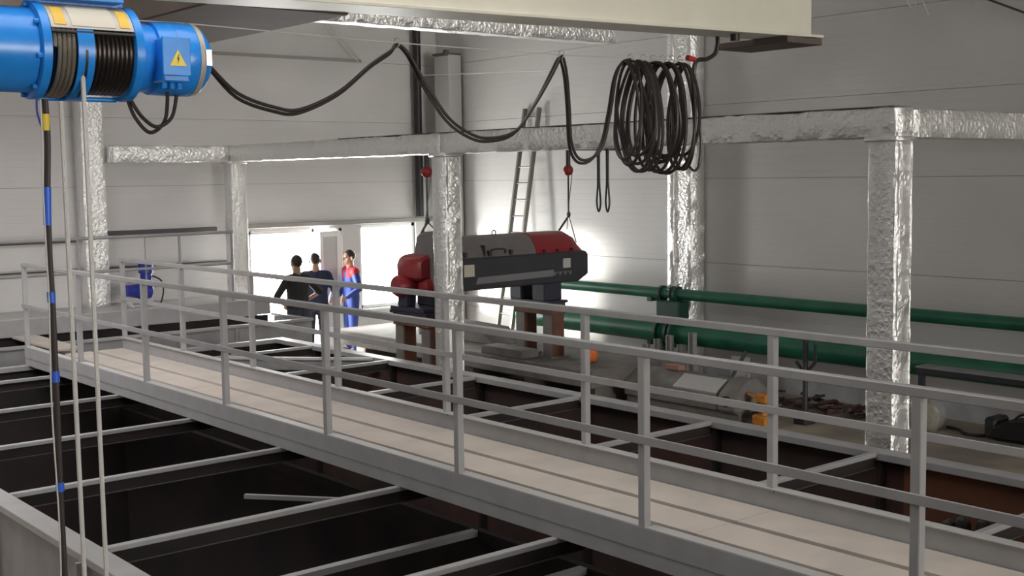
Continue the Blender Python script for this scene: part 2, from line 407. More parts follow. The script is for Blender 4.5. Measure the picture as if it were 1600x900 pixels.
# ------------------------------------------------------------------ tank
ZT = -0.225
tk = empty('settling_tank', (5.5, 8.0, -3.2), 'long rusty open steel tank with grey rim and cross bars under the walkway', 'tank')
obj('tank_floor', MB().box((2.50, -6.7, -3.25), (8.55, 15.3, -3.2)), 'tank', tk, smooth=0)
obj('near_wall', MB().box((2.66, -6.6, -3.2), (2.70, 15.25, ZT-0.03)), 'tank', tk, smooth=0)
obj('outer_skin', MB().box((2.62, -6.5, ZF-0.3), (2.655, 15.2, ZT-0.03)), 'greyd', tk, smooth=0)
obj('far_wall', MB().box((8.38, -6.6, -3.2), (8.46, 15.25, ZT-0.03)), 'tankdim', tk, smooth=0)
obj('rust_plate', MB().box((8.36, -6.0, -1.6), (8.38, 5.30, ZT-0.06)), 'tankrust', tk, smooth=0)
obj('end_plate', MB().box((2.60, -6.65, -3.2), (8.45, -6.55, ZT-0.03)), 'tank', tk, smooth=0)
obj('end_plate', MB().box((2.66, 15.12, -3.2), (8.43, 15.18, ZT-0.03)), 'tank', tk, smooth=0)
obj('rim_bar', MB().box((2.58, -6.5, ZT-0.05), (2.735, 15.22, ZT)), 'grey', tk, bevel=0.004)
obj('rim_bar', MB().box((8.28, -6.5, ZT-0.06), (8.45, 15.22, ZT)), 'grey', tk, bevel=0.004)
obj('rim_bar', MB().box((2.735, 15.10, ZT-0.06), (8.28, 15.20, ZT)), 'grey', tk, bevel=0.004)
YB = [14.15, 12.36, 10.64, 8.95, 7.22, 5.52, 3.85, 2.15, 0.45]
cb = obj('cross_bar', MB().box((2.735, 14.122, ZT-0.035), (8.28, 14.178, ZT)), 'grey', tk, bevel=0.004)
cw = obj('cross_web', MB().box((2.735, 14.145, ZT-0.12), (8.28, 14.155, ZT-0.035)), 'tank', tk, smooth=0)
cf = obj('cross_flange', MB().box((2.735, 14.135, ZT-0.126), (8.28, 14.165, ZT-0.12)), 'darktrim', tk, smooth=0)
sf = obj('stiffener', MB().box((8.30, 14.10, -3.2), (8.38, 14.14, ZT-0.06)), 'tank', tk, smooth=0)
so = obj('outer_stiffener', MB().box((2.55, 14.10, ZF), (2.62, 14.13, ZT-0.05)), 'greyd', tk, smooth=0)
for y in YB[1:]:
    for q in (cb, cw, cf, sf, so): clone(q, (0, y-14.15, 0))
obj('diagonal_brace', MB().bar((7.0, 14.1, ZT-0.02), (8.28, 12.66, ZT-0.02), 0.06, 0.03), 'light', tk)
obj('brace_web', MB().bar((7.0, 14.1, ZT-0.10), (8.28, 12.66, ZT-0.10), 0.012, 0.13), 'greyd', tk)
obj('diagonal_brace', MB().bar((4.04, 7.9, ZT-0.05), (4.56, 7.25, ZT-0.05), 0.035, 0.03), 'greyd', tk)
lb = obj('lower_beam', MB().box((2.70, 7.76, -0.95), (6.05, 7.84, -0.90)), 'grey', tk)
clone(lb, (0, -1.3, 0)); clone(lb, (0, -2.6, 0))
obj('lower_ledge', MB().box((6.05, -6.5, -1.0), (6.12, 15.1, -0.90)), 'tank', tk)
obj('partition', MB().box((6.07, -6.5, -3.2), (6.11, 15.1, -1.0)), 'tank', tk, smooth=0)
for i, q in enumerate([(7.200, 4.333, -0.336), (7.200, 4.241, -0.290), (7.200, 4.151, -0.254), (7.200, 4.017, -0.247)]):
    dm = MB().lathe((q[0]+0.02*i, q[1], -3.2), (0,0,1), [(0, 0.05), (3.2+q[2]-0.06, 0.05), (3.2+q[2]-0.02, 0.038), (3.2+q[2], 0.01)], 14)
    tag(obj('aeration_pipe', dm, 'black', at=(q[0]+0.02*i, q[1], -3.2)), ('leftmost', 'second', 'third', 'rightmost')[i] + ' of four round topped black pipes standing in the dark tank', 'pipe', 'black pipes standing inside the tank')

ch = empty('collecting_channel', (6.0, 17.5, ZF), 'narrow grey steel channel tank along the end platform', 'tank')
obj('front_plate', MB().box((-3, 16.97, ZF), (9.95, 17.03, ZT-0.03)), 'greyd', ch, smooth=0)
obj('end_plate', MB().box((9.90, 17.03, ZF), (9.96, 18.1, ZT-0.03)), 'greyd', ch, smooth=0)
obj('rim_bar', MB().box((-3, 16.94, ZT-0.04), (9.97, 17.04, ZT)), 'grey', ch, bevel=0.004)
obj('rim_bar', MB().box((9.87, 17.04, ZT-0.04), (9.97, 18.15, ZT)), 'grey', ch, bevel=0.004)
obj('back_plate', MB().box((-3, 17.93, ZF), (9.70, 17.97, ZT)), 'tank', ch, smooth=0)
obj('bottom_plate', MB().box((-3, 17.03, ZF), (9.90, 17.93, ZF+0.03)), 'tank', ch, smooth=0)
rib = obj('rib', MB().box((8.6, 16.93, ZF), (8.64, 16.97, ZT-0.04)), 'greyd', ch, smooth=0)
for x in (7.2, 5.8, 4.4): clone(rib, (x-8.6, 0, 0))

# ------------------------------------------------------------------ platform along the end wall
pf = empty('end_platform', (6.0, 18.4, ZF), 'grey service platform with tubular guard rail along the end wall', 'platform')
obj('fascia', MB().box((-3, 17.88, -0.21), (9.72, 17.93, 0.035)), 'grey', pf, bevel=0.004)
obj('deck_plate', MB().box((-3, 17.90, 0.0), (9.72, 18.98, 0.045)), 'light', pf, bevel=0.004)
sp = obj('support', MB().box((9.5, 18.1, ZF), (9.6, 18.2, 0.0)), 'greyd', pf)
for x in (6.5, 3.5): clone(sp, (x-9.5, 0, 0))
gr = bpy.data.objects.new('guard_rail', None); COL.objects.link(gr); gr.parent = pf; gr.location = (0, 0, 0)
po = obj('rail_post', MB().cyl((6.63, 17.96, 0.04), (6.63, 17.96, 1.13), 0.022, n=10), 'grey', gr)
for x in (8.22, 9.11, 5.04, 3.45): clone(po, (x-6.63, 0, 0))
obj('top_rail', MB().tube([(-3, 17.96, 1.13), (9.13, 17.96, 1.15)], 0.024, 10), 'grey', gr)
obj('middle_rail', MB().tube([(-3, 17.96, 0.63), (9.11, 17.96, 0.65)], 0.022, 10), 'grey', gr)
obj('conduit', MB().tube([(7.67, 17.98, 0.04), (7.67, 17.98, 1.13)], 0.010, 8), 'grey', gr)
obj('rail_shadow', MB().tube([(-3, 18.94, 0.62), (9.5, 18.94, 0.62)], 0.015, 8), 'darktrim', pf)  # dark tubes imitate the shadows that the guard rail casts on the wall
obj('rail_shadow', MB().tube([(-3, 18.94, 1.06), (7.3, 18.94, 1.06)], 0.015, 8), 'darktrim', pf)

# blue gear motor on the platform
gm = empty('gear_motor', (7.72, 18.4, 0.045), 'blue gear motor with vertical motor standing on the end platform', 'motor')
obj('gearbox', MB().lathe((7.86, 18.38, 0.26), (-1, -0.25, 0.10), [(0, 0.13), (0.12, 0.14), (0.14, 0.12), (0.38, 0.085), (0.42, 0.085)], 16), 'navyplastic', gm)
obj('motor_body', MB().lathe((7.84, 18.38, 0.24), (0,0,1), [(0, 0.07), (0.04, 0.11), (0.10, 0.11), (0.12, 0.09), (0.30, 0.09)], 16), 'navyplastic', gm)
obj('fan_cover', MB().lathe((7.84, 18.38, 0.55), (0,0,1), [(0, 0.115), (0.15, 0.115), (0.17, 0.10), (0.175, 0.04)], 18), 'navyplastic', gm)
obj('shaft_seal', MB().cyl((7.93, 18.28, 0.36), (7.96, 18.26, 0.36), 0.04), 'silver', gm)
obj('foot', MB().box((7.5, 18.25, 0.045), (8.0, 18.5, 0.07)).box((7.80, 18.3, 0.07), (7.90, 18.44, 0.24)).box((7.5, 18.3, 0.07), (7.58, 18.44, 0.22)), 'light', gm, bevel=0.004)
obj('power_lead', MB().tube(smoothpts([(7.93, 18.36, 0.5), (8.05, 18.3, 0.42), (8.07, 18.28, 0.25), (8.03, 18.3, 0.07)]), 0.012), 'black', gm)
o = obj('metal_scrap', MB().tube(smoothpts([(7.35, 18.07, 0.06), (7.40, 18.06, 0.14), (7.45, 18.04, 0.10), (7.47, 18.03, 0.06)]), 0.014), 'silver', at=(7.4, 18.03, 0.045))
tag(o, 'small bright bent steel strip lying on the end platform edge', 'scrap')
o = obj('loose_plank', MB().box((5.60, 16.05, ZT), (5.92, 17.87, ZT+0.035)), 'deck', at=(5.76, 17, ZT), bevel=0.004)
tag(o, 'loose pale plank bridging the channel at the walkway end', 'plank')

# ------------------------------------------------------------------ walkway
wk = empty('walkway', (5.5, 8.0, ZT), 'grey steel walkway bridge with guard rails and pale deck boards crossing the tank', 'walkway')
Y0, Y1 = -5.5, 15.17
for side, xo, xi in ((-1, 4.90, 4.95), (1, 6.17, 6.12)):
    st = obj('stringer', MB().box((xo, Y0, ZT), (xi, Y1, 0)), 'grey', wk, bevel=0.003)
    obj('upper_plate', MB().box((xo-0.004*(-side), Y0, -0.13), (xo+0.006*side, Y1, -0.002)), 'grey', st, smooth=0)
    obj('top_lip', MB().box((xo, Y0, -0.004), (xi - side*0.03, Y1, 0.006)), 'light', st, bevel=0.002)
for x0, x1 in ((4.96, 5.325), (5.375, 5.695), (5.755, 6.11)):
    y = Y1-0.02; k = 0
    while y > Y0+0.5:
        L = 3.45
        obj('deck_board', MB().box((x0, max(Y0, y-L+0.002), -0.175), (x1, y, -0.135-0.001*(k % 2))), 'deck', wk, bevel=0.002)
        y -= L; k += 1
obj('joist', MB().box((4.95, 15.08, -0.21), (6.12, 15.15, -0.176)), 'grey', wk)
def guard(x, ys, side, y_end):
    g = bpy.data.objects.new('guard_rail', None); COL.objects.link(g); g.parent = wk; g.location = (0,0,0)
    p0 = obj('rail_post', MB().box((x-0.026, ys[0]-0.026, -0.03), (x+0.026, ys[0]+0.026, 0.975)), 'grey', g, bevel=0.004)
    for y in ys[1:]: clone(p0, (0, y-ys[0], 0))
    obj('top_rail', MB().box((x-0.028, y_end, 0.972), (x+0.028, ys[0]+0.03, 1.018)), 'grey', g, bevel=0.004)
    xr = x - 0.0
    obj('middle_rail', MB().box((xr-0.04, y_end, 0.48), (xr-0.027, ys[0]+0.03, 0.53)), 'grey', g, bevel=0.003)
guard(4.925, [15.14, 13.40, 11.63, 9.92, 8.20, 6.51, 4.78, 3.05, 1.32, -0.4, -2.1], -1, Y0)
guard(6.135, [15.12, 13.40, 11.70, 10.0, 8.27, 6.55, 4.83, 3.10, 1.37, -0.35], 1, Y0)

# ------------------------------------------------------------------ crane bridge and hoist
cr = empty('crane_bridge', (4.0, 6.2, 3.0), 'cream painted crane girder with brown end carriages hanging overhead', 'crane')
def gz(x): return 2.965 + (x-3.5)*0.0165
def gbeam(x0, x1, y0, y1, h0, h1):
    m = MB()
    m.add([(x0,y0,gz(x0)+h0),(x1,y0,gz(x1)+h0),(x1,y1,gz(x1)+h0),(x0,y1,gz(x0)+h0),(x0,y0,gz(x0)+h1),(x1,y0,gz(x1)+h1),(x1,y1,gz(x1)+h1),(x0,y1,gz(x0)+h1)],
          [(0,3,2,1),(4,5,6,7),(0,1,5,4),(1,2,6,5),(2,3,7,6),(3,0,4,7)])
    return m
obj('bottom_flange', gbeam(-3, 8.24, 6.0, 6.34, 0, 0.022), 'cream', cr, bevel=0.003)
obj('web_box', gbeam(-3, 8.13, 6.04, 6.30, 0.022, 0.52), 'cream', cr, bevel=0.003)
obj('top_flange', gbeam(-3, 8.24, 6.0, 6.34, 0.52, 0.545), 'cream', cr, bevel=0.003)
obj('end_carriage', MB().box((3.13, 6.345, 2.962), (4.04, 12.0, 3.40)), 'brown', cr, bevel=0.01)
obj('end_carriage', MB().box((7.78, 6.0, 2.985), (8.22, 6.72, 3.035)), 'brown', cr, bevel=0.004)
hg = obj('hanger', MB().cyl((3.6, 6.9, 3.4), (3.6, 6.9, ZC), 0.03), 'dusty', cr)
clone(hg, (0, 4.5, 0))
obj('hanger', MB().cyl((8.0, 6.17, gz(8)+0.545), (8.0, 6.17, ZC), 0.03), 'dusty', cr)
obj('buffer', MB().cyl((7.30, 6.12, gz(7.3)-0.05), (7.30, 6.12, gz(7.3)), 0.035), 'black', cr)

HY = 6.12; HZ = 2.632
ho = empty('rope_hoist', (2.3, HY, 2.4), 'large blue electric rope hoist hanging below the cream girder', 'hoist')
ax = (1, 0, 0)
obj('gear_casing', MB().lathe((1.1, HY, HZ), ax, [(0, 0.14), (0.03, 0.20), (0.94, 0.205), (0.96, 0.205)], 32), 'blue', ho)
fg = obj('end_flange', MB().lathe((2.055, HY, HZ), ax, [(0, 0.225), (0.005, 0.236), (0.045, 0.236), (0.05, 0.225)], 36), 'blue', ho)
for k in range(8):
    t = k*math.pi/4+0.2
    obj('bolt', MB().cyl((2.035, HY+0.217*math.cos(t), HZ+0.217*math.sin(t)), (2.056, HY+0.217*math.cos(t), HZ+0.217*math.sin(t)), 0.012, n=6), 'blue', fg)
clone(fg, (0.455, 0, 0))
dr = []
x = 2.12
dr.append((0, 0.12))
while x < 2.51:
    dr += [(x-2.10, 0.200), (x-2.10+0.006, 0.208), (x-2.10+0.013, 0.200)]; x += 0.0225
dr.append((0.415, 0.12))
drum = obj('drum', MB().lathe((2.10, HY, HZ), ax, dr, 40), 'drum', ho)
wind = []
for i in range(int(4.5*36)+1):
    t = 2*math.pi*i/36; wind.append((2.118+0.0225*i/36, HY-0.215*math.cos(t), HZ+0.215*math.sin(t)))
obj('rope_windings', MB().tube(wind, 0.0115, 8), 'rope', drum)
def shell(x0, x1, r, a0, a1, n=24, t=0.006):
    m = MB(); vs = []
    for i in range(n+1):
        g = math.radians(a0+(a1-a0)*i/n)
        for xx in (x0, x1):
            for rr in (r, r+t): vs.append((xx, HY-rr*math.cos(g), HZ+rr*math.sin(g)))
    fs = [(0,1,3,2), tuple(4*n+k for k in (2,3,1,0))]
    for i in range(n):
        a = 4*i; b = a+4
        fs += [(a,a+2,b+2,b), (a+1,b+1,b+3,a+3), (a,b,b+1,a+1), (a+2,a+3,b+3,b+2)]
    return m.add(vs, fs)
sh = obj('drum_cover', shell(2.105, 2.512, 0.226, 24, 165), 'shell', ho)
obj('sticker', shell(2.125, 2.180, 0.2325, 28, 58, 8, 0.002), 'yellow', sh)
obj('sticker', shell(2.445, 2.495, 0.2325, 28, 58, 8, 0.002), 'yellow', sh)
obj('name_plate', shell(2.205, 2.42, 0.2325, 27, 68, 8, 0.002), 'plate', sh)
gd = obj('rope_guide', shell(2.222, 2.302, 0.226, -150, 22, 30, 0.012), 'blue', ho)
obj('guide_slot', shell(2.256, 2.268, 0.2385, -70, -2, 16, 0.002), 'black', gd)
obj('tie_bar', MB().cyl((2.10, HY-0.218, HZ+0.075), (2.51, HY-0.218, HZ+0.075), 0.009), 'black', ho)
obj('tie_bar', MB().cyl((2.11, HY+0.05, HZ-0.225), (2.51, HY+0.05, HZ-0.225), 0.012), 'blue', ho)
obj('motor_neck', MB().lathe((2.56, HY, HZ-0.01), ax, [(0, 0.20), (0.02, 0.180), (0.10, 0.172)], 28), 'blue', ho)
mo = obj('motor', MB().lathe((2.66, HY, HZ-0.01), ax, [(0, 0.172), (0.005, 0.186), (0.10, 0.190), (0.104, 0.186), (0.11, 0.190), (0.21, 0.190), (0.265, 0.175), (0.30, 0.135), (0.305, 0.05)], 36), 'blue', ho)
obj('end_ring', MB().lathe((2.875, HY, HZ-0.01), ax, [(0, 0.1915), (0.03, 0.188)], 36), 'shell', mo)
obj('rating_plate', MB().box((2.90, HY-0.196, HZ-0.05), (2.93, HY-0.180, HZ+0.03)), 'silver', mo)
TZ = 2.602
tb = obj('terminal_box', MB().box((2.640, HY-0.245, TZ-0.115), (2.780, HY-0.10, TZ+0.105)), 'blue', ho, bevel=0.008)
obj('box_lid', MB().box((2.635, HY-0.255, TZ-0.085), (2.785, HY-0.244, TZ+0.11)), 'blue', tb, bevel=0.004)
for xx in (2.665, 2.705, 2.745): obj('cable_gland', MB().cyl((xx, HY-0.19, TZ-0.145), (xx, HY-0.19, TZ-0.11), 0.014, n=10), 'blue', tb)
yy = HY-0.256
sg = obj('warning_sign', MB().prism([(2.670, TZ-0.035), (2.760, TZ-0.035), (2.715, TZ+0.045)], 'y', yy-0.002, yy), 'signyellow', tb, smooth=0)
obj('lightning_mark', MB().prism([(2.718, TZ+0.022), (2.709, TZ-0.002), (2.715, TZ-0.002), (2.713, TZ-0.024), (2.722, TZ+0.004), (2.716, TZ+0.004), (2.722, TZ+0.022)], 'y', yy-0.004, yy-0.002), 'black', sg, smooth=0)
obj('trolley', MB().box((2.10, HY-0.13, 2.872), (2.50, HY+0.16, 2.935)).box((2.06, HY-0.02, 2.85), (2.54, HY+0.04, 2.90)), 'blue', ho, bevel=0.004)
ra = [(2.253, 5.930, 2.584), (2.259, 5.930, 0.024)]; rbp = [(2.166, 6.000, 2.384), (2.182, 6.000, 0.024)]
ra = [ra[0], (ra[0][0]+0.005, ra[0][1], -0.62)]; rbp = [rbp[0], (rbp[0][0]+0.008, rbp[0][1], -0.62)]
obj('hoist_rope', MB().tube(ra, 0.012, 8), 'ropel', ho); obj('hoist_rope', MB().tube(rbp, 0.012, 8), 'ropel', ho)
hb = obj('hook_block', MB().cyl((2.225, 5.92, -0.72), (2.225, 6.02, -0.72), 0.12, n=20), 'yellow', ho)
obj('hook', MB().tube(smoothpts([(2.225, 5.97, -0.84), (2.225, 5.97, -0.93), (2.29, 5.97, -0.98), (2.27, 5.97, -1.07), (2.19, 5.97, -1.07), (2.165, 5.97, -1.0)]), 0.022), 'drum', hb)
for lp in ([(2.524, 6.050, 2.396), (2.560, 6.050, 2.311), (2.635, 6.050, 2.240), (2.717, 6.050, 2.304), (2.738, 6.050, 2.461)], [(2.532, 6.030, 2.396), (2.586, 6.030, 2.317), (2.662, 6.030, 2.269), (2.744, 6.030, 2.316), (2.777, 6.030, 2.435)]):
    obj('motor_lead', MB().tube(smoothpts(lp), 0.010), 'cable', ho)

# pendant control cable with tape bands
pn = [(2.090, 6.000, 2.391), (2.093, 6.000, 2.193), (2.081, 6.000, 1.948), (2.075, 6.000, 1.639), (2.078, 6.000, 1.442), (2.077, 6.000, 1.043), (2.073, 6.000, 0.501), (2.073, 6.000, 0.048)]
pc = empty('pendant_cable', (2.08, 6.0, -0.9), 'thick dark control cable with blue tape bands hanging from the hoist', 'cable')
pn2 = smoothpts(pn + [(2.075, 6.0, -0.5), (2.075, 6.0, -1.0)])
obj('cable', MB().tube(pn2, 0.0155, 10), 'cable', pc)
obj('support_wire', MB().tube([(p[0]-0.022+0.006*math.sin(p[2]*5), p[1]-0.01, p[2]) for p in pn2], 0.004, 6), 'wire', pc)
for t, m in (([(71,180),(72,202)], 'tapeyellow'), ):
    pass
for q, m in (([(2.088, 6.000, 2.321), (2.087, 6.000, 2.242)], 'tapeyellow'), ([(2.079, 6.000, 1.972), (2.075, 6.000, 1.787)], 'tapeblue'), ([(2.076, 6.000, 1.464), (2.076, 6.000, 1.411)], 'tapeblue'), ([(2.076, 6.000, 1.075), (2.076, 6.000, 1.021)], 'tapeblue'), ([(2.072, 6.000, 0.521), (2.073, 6.000, 0.476)], 'tapeblue')):
    obj('tape_band', MB().cyl(q[0], q[1], 0.021, 0.0195, n=12), m, pc)
obj('bottom_plug', MB().cyl((2.075, 6.0, -1.149), (2.075, 6.0, -0.98), 0.03), 'black', pc)
o = obj('strain_wire', MB().tube(smoothpts([(2.051, 6.000, 2.390), (2.051, 6.000, 2.330), (2.066, 6.000, 2.269), (2.077, 6.000, 2.248)]), 0.005, 6), 'navyplastic', at=(2.05, 6.0, 2.3))
o.parent = ho; o.location = Vector((2.05, 6.0, 2.3)) - ho.location

# festoon: wire, rings, looped cable, coil
fw = [(3.024, 6.300, 2.837), (4.346, 6.300, 2.812), (5.701, 6.300, 2.806)]
fe = empty('festoon_cable', (5.5, 6.3, 2.8), 'dark supply cable hanging in loops and a big coil from the hoist', 'cable')
obj('carrier_wire', MB().tube([(-1, 6.3, fw[0][2]-0.02), fw[0], fw[1], fw[2], (7.12, 6.3, 2.835)], 0.0035, 6), 'wire', fe)
for i, dy in enumerate((0.0, 0.03)):
    r1 = [(3.102, 6.300, 2.613), (3.266, 6.300, 2.472), (3.496, 6.300, 2.400), (3.663, 6.300, 2.393), (3.926, 6.300, 2.504), (4.156, 6.300, 2.675), (4.307, 6.300, 2.767), (4.355, 6.300, 2.801), (4.440, 6.300, 2.743), (4.557, 6.300, 2.575), (4.727, 6.300, 2.368), (4.905, 6.300, 2.265), (5.063, 6.300, 2.238), (5.282, 6.300, 2.286), (5.453, 6.300, 2.459), (5.612, 6.300, 2.665), (5.689, 6.300, 2.780), (5.719, 6.300, 2.790), (5.753, 6.300, 2.662), (5.773, 6.300, 2.445), (5.788, 6.300, 2.217), (5.859, 6.300, 2.103), (5.982, 6.300, 2.107), (6.095, 6.300, 2.205), (6.173, 6.300, 2.454), (6.220, 6.300, 2.671), (6.284, 6.300, 2.782), (6.368, 6.300, 2.808)]
    r1 = [(p[0]+0.004*i, p[1]+dy, p[2]-(0.02*i if k % 8 not in (7, 0) else 0.0)) for k, p in enumerate(r1)]
    obj('cable_strand', MB().tube(smoothpts(r1, 5), 0.0105, 8), 'cable', fe)
coil = []
N = 20; rnd = random.Random(3)
for i in range(N):
    x0 = 6.30 + 0.60*i/(N-1); hw = 0.145+rnd.uniform(-0.03, 0.05); hh = 0.362+rnd.uniform(-0.03, 0.04); tw = rnd.uniform(-0.10, 0.10); cy = 6.28+rnd.uniform(-0.04, 0.05)
    for k in range(20):
        t = 2*math.pi*k/20 + math.pi/2
        coil.append((x0 + 0.04*k/20 + tw*(math.sin(t)-1)*0.5, cy + hw*math.cos(t)*(1.0-0.18*math.sin(t)), 2.795 - hh + hh*math.sin(t)))
obj('coil', MB().tube(smoothpts(coil, 3), 0.012, 8), 'cable', fe)
tl = [(6.873, 6.300, 2.809), (6.999, 6.300, 2.758), (7.085, 6.300, 2.523), (7.121, 6.300, 2.234), (7.099, 6.300, 2.051), (7.041, 6.300, 2.012), (6.970, 6.300, 2.066), (6.913, 6.300, 2.176)]
obj('cable_tail', MB().tube(smoothpts(tl), 0.0105), 'cable', fe)
tl = [(7.049, 6.300, 2.474), (7.042, 6.300, 2.712), (7.071, 6.300, 2.828), (7.194, 6.300, 2.853), (7.281, 6.300, 2.896), (7.311, 6.300, 2.965), (7.311, 6.300, 3.032)]
obj('riser_hose', MB().tube(smoothpts(tl), 0.017), 'cable', fe)
obj('red_band', MB().cyl(*[(6.949, 6.280, 2.849), (7.027, 6.280, 2.838)], 0.02), 'redcloth', fe)
for q in [(4.346, 6.300, 2.808), (5.701, 6.300, 2.806), (6.368, 6.300, 2.813), (6.500, 6.300, 2.819), (6.599, 6.300, 2.819), (6.701, 6.300, 2.820), (6.804, 6.300, 2.825), (6.887, 6.300, 2.824)]:
    rg = [(q[0], q[1]+0.028*math.cos(t*math.pi/8), q[2]+0.005+0.028*math.sin(t*math.pi/8)) for t in range(16)]
    obj('carrier_ring', MB().tube(rg, 0.004, 6, closed=True), 'wire', fe)

# ------------------------------------------------------------------ green pipes on the right wall
def pipe(name, zc, r, label, flange_y):
    p = empty(name, (13.42, 10, zc), label, 'pipe')
    obj('barrel', MB().cyl((13.42, -6, zc), (13.42, 15.7, zc), r, n=24), 'green', p)
    obj('elbow', MB().tube(smoothpts([(13.42, 15.68, zc), (13.42, 15.82, zc), (13.52, 15.92, zc), (13.62, 15.95, zc), (14.0, 15.95, zc)]), r, 20), 'green', p)
    for y in flange_y:
        f = obj('flange', MB().cyl((13.42, y, zc), (13.42, y+0.05, zc), r*1.38, n=24), 'greend', p)
        clone(f, (0, 0.09, 0)); clone(f, (0, 0.30, 0))
    br = obj('wall_bracket', MB().box((13.40, 12.85, zc-r-0.06), (13.99, 12.93, zc-r)), 'greend', p)
    for y in (8.9, 5.0, 1.0): clone(br, (0, y-12.85, 0))
    return p
pp = pipe('supply_pipe', 0.205, 0.083, 'slimmer upper green pipe running along the right wall', (12.30,))
obj('valve_body', MB().box((13.26, 12.16, -0.16), (13.50, 12.62, 0.11)).cyl((13.42, 12.4, 0.05), (13.42, 12.4, 0.30), 0.10), 'greend', pp, bevel=0.02)
pp2 = pipe('return_pipe', -0.375, 0.158, 'thicker lower green pipe running along the right wall', (12.30,))
obj('pipe_foot', MB().box((13.32, 12.52, ZF), (13.52, 12.70, -0.5)), 'greend', pp2)

# ------------------------------------------------------------------ foundation, machine, hoists
sl = empty('foundation_slab', (11.9, 15, ZF), 'long raised concrete slab on blocks below the red and black machine', 'slab')
obj('slab_top', MB().box((11.12, 11.75, -0.86), (12.50, 18.25, -0.62)), 'concrete', sl, bevel=0.015)
bk = obj('support_block', MB().box((11.42, 17.7, ZF), (12.4, 18.0, -0.86)), 'concrete', sl, bevel=0.01)
for y in (16.2, 14.7, 13.2, 12.0): clone(bk, (0, y-17.7, 0))
o = obj('concrete_hump', MB().prism([(14.55, -0.62), (16.6, -0.62), (16.6, -0.36), (14.95, -0.40)], 'x', 11.75, 12.35), 'concrete', at=(12.0, 15.5, -0.62), bevel=0.015)
tag(o, 'sloping concrete wedge lying on the slab behind the machine', 'concrete block')
o = obj('concrete_block', MB().box((11.14, 13.22, -0.62), (11.47, 14.15, -0.50)), 'concrete', at=(11.3, 13.7, -0.62), bevel=0.012)
tag(o, 'flat concrete block lying on the slab at the foot of the machine stand', 'concrete block')

ma = empty('decanter_centrifuge', (10.6, 13.4, -0.62), 'long black decanter centrifuge with red end cover hung over its stand', 'machine')
bd = obj('trough', MB().prism([(9.90, 0.45), (12.06, 0.45), (12.26, 0.55), (12.26, 0.84), (12.20, 0.89), (9.90, 0.885)], 'y', 13.0, 13.8), 'mblack', ma, bevel=0.018)
obj('side_stripe', MB().prism([(10.17, 0.53), (11.57, 0.555), (11.57, 0.645), (10.20, 0.62)], 'y', 12.988, 13.004), 'mstripe', bd, smooth=0)
obj('data_label', MB().box((9.97, 12.985, 0.64), (10.14, 13.004, 0.80)), 'plate', bd)
lb2 = obj('white_label', MB().box((11.75, 12.985, 0.66), (11.89, 13.004, 0.795)), 'light', bd)
for k in range(7): obj('label_mark', MB().box((11.58+0.05*k, 12.992, 0.565+0.03*(k % 2)), (11.61+0.05*k, 13.003, 0.61)), 'mstripe', bd)
cprof = [(13.01, 0.885), (13.06, 1.00), (13.15, 1.12), (13.27, 1.165), (13.53, 1.165), (13.65, 1.12), (13.74, 1.00), (13.79, 0.885)]
cv = obj('grey_cover', MB().prism(cprof, 'x', 9.90, 11.28), 'mgrey', ma, bevel=0.01)
for x0 in (9.98, 10.40, 10.78): obj('cover_latch', MB().box((x0, 12.99, 0.90), (x0+0.045, 13.05, 0.97)), 'mblack', cv)
obj('cover_handle', MB().tube(smoothpts([(10.45, 13.03, 0.93), (10.48, 13.0, 0.985), (10.68, 13.0, 0.985), (10.71, 13.03, 0.93)]), 0.013), 'mblack', cv)
obj('cover_hinge_line', MB().box((10.33, 13.0, 0.90), (10.345, 13.1, 1.05)), 'mblack', cv)
obj('lifting_eye', MB().tube([(10.80+0.035*math.cos(t), 13.38, 1.19+0.035*math.sin(t)) for t in [k*math.pi/6 for k in range(12)]], 0.010, 6, True), 'mblack', cv)
rc = MB()
n = len(cprof)
def sect(x, s, dz):
    return [(x, 13.4+(y-13.4)*s, 0.885+(z-0.885)*dz) for y, z in cprof]
secs = [sect(11.28, 1, 1.01), sect(11.98, 1, 1.02), sect(12.10, 0.95, 0.80), sect(12.20, 0.88, 0.25)]
vs = [v for s_ in secs for v in s_]; fs = [tuple(range(n)), tuple(range(len(vs)-1, len(vs)-n-1, -1))]
for i in range(len(secs)-1): fs += [(i*n+k, (i+1)*n+k, (i+1)*n+(k+1) % n, i*n+(k+1) % n) for k in range(n)]
rcv = obj('red_cover', rc.add(vs, fs), 'mred', ma, bevel=0.01)
for x0 in (11.40, 11.65, 11.92): obj('cover_latch', MB().box((x0, 12.985, 0.90), (x0+0.035, 13.04, 0.94)), 'mblack', rcv)
obj('belt_guard', MB().prism([(9.50, 0.50), (9.92, 0.50), (9.92, 1.25), (9.62, 1.25), (9.55, 1.18), (9.50, 0.98)], 'y', 13.03, 13.50), 'mgrey', ma, bevel=0.03)
obj('red_housing', MB().prism([(9.32, 0.62), (9.92, 0.62), (9.92, 0.97), (9.42, 0.95), (9.32, 0.87)], 'y', 13.12, 13.66), 'mred', ma, bevel=0.04)
dm = obj('drive_motor', MB().lathe((9.18, 13.50, 0.54), (1,0,0), [(0, 0.06), (0.02, 0.12), (0.06, 0.145), (0.50, 0.15), (0.54, 0.13), (0.72, 0.13)], 24), 'mred', ma)
obj('rear_motor', MB().lathe((9.40, 13.18, 0.54), (1,0,0), [(0, 0.06), (0.02, 0.11), (0.06, 0.125), (0.50, 0.125)], 24), 'mred', ma)
obj('motor_foot', MB().box((9.30, 13.40, 0.26), (9.46, 13.60, 0.42)), 'mount', ma, bevel=0.01)
obj('motor_foot', MB().box((9.62, 13.10, 0.26), (9.86, 13.60, 0.44)), 'mount', ma, bevel=0.01)
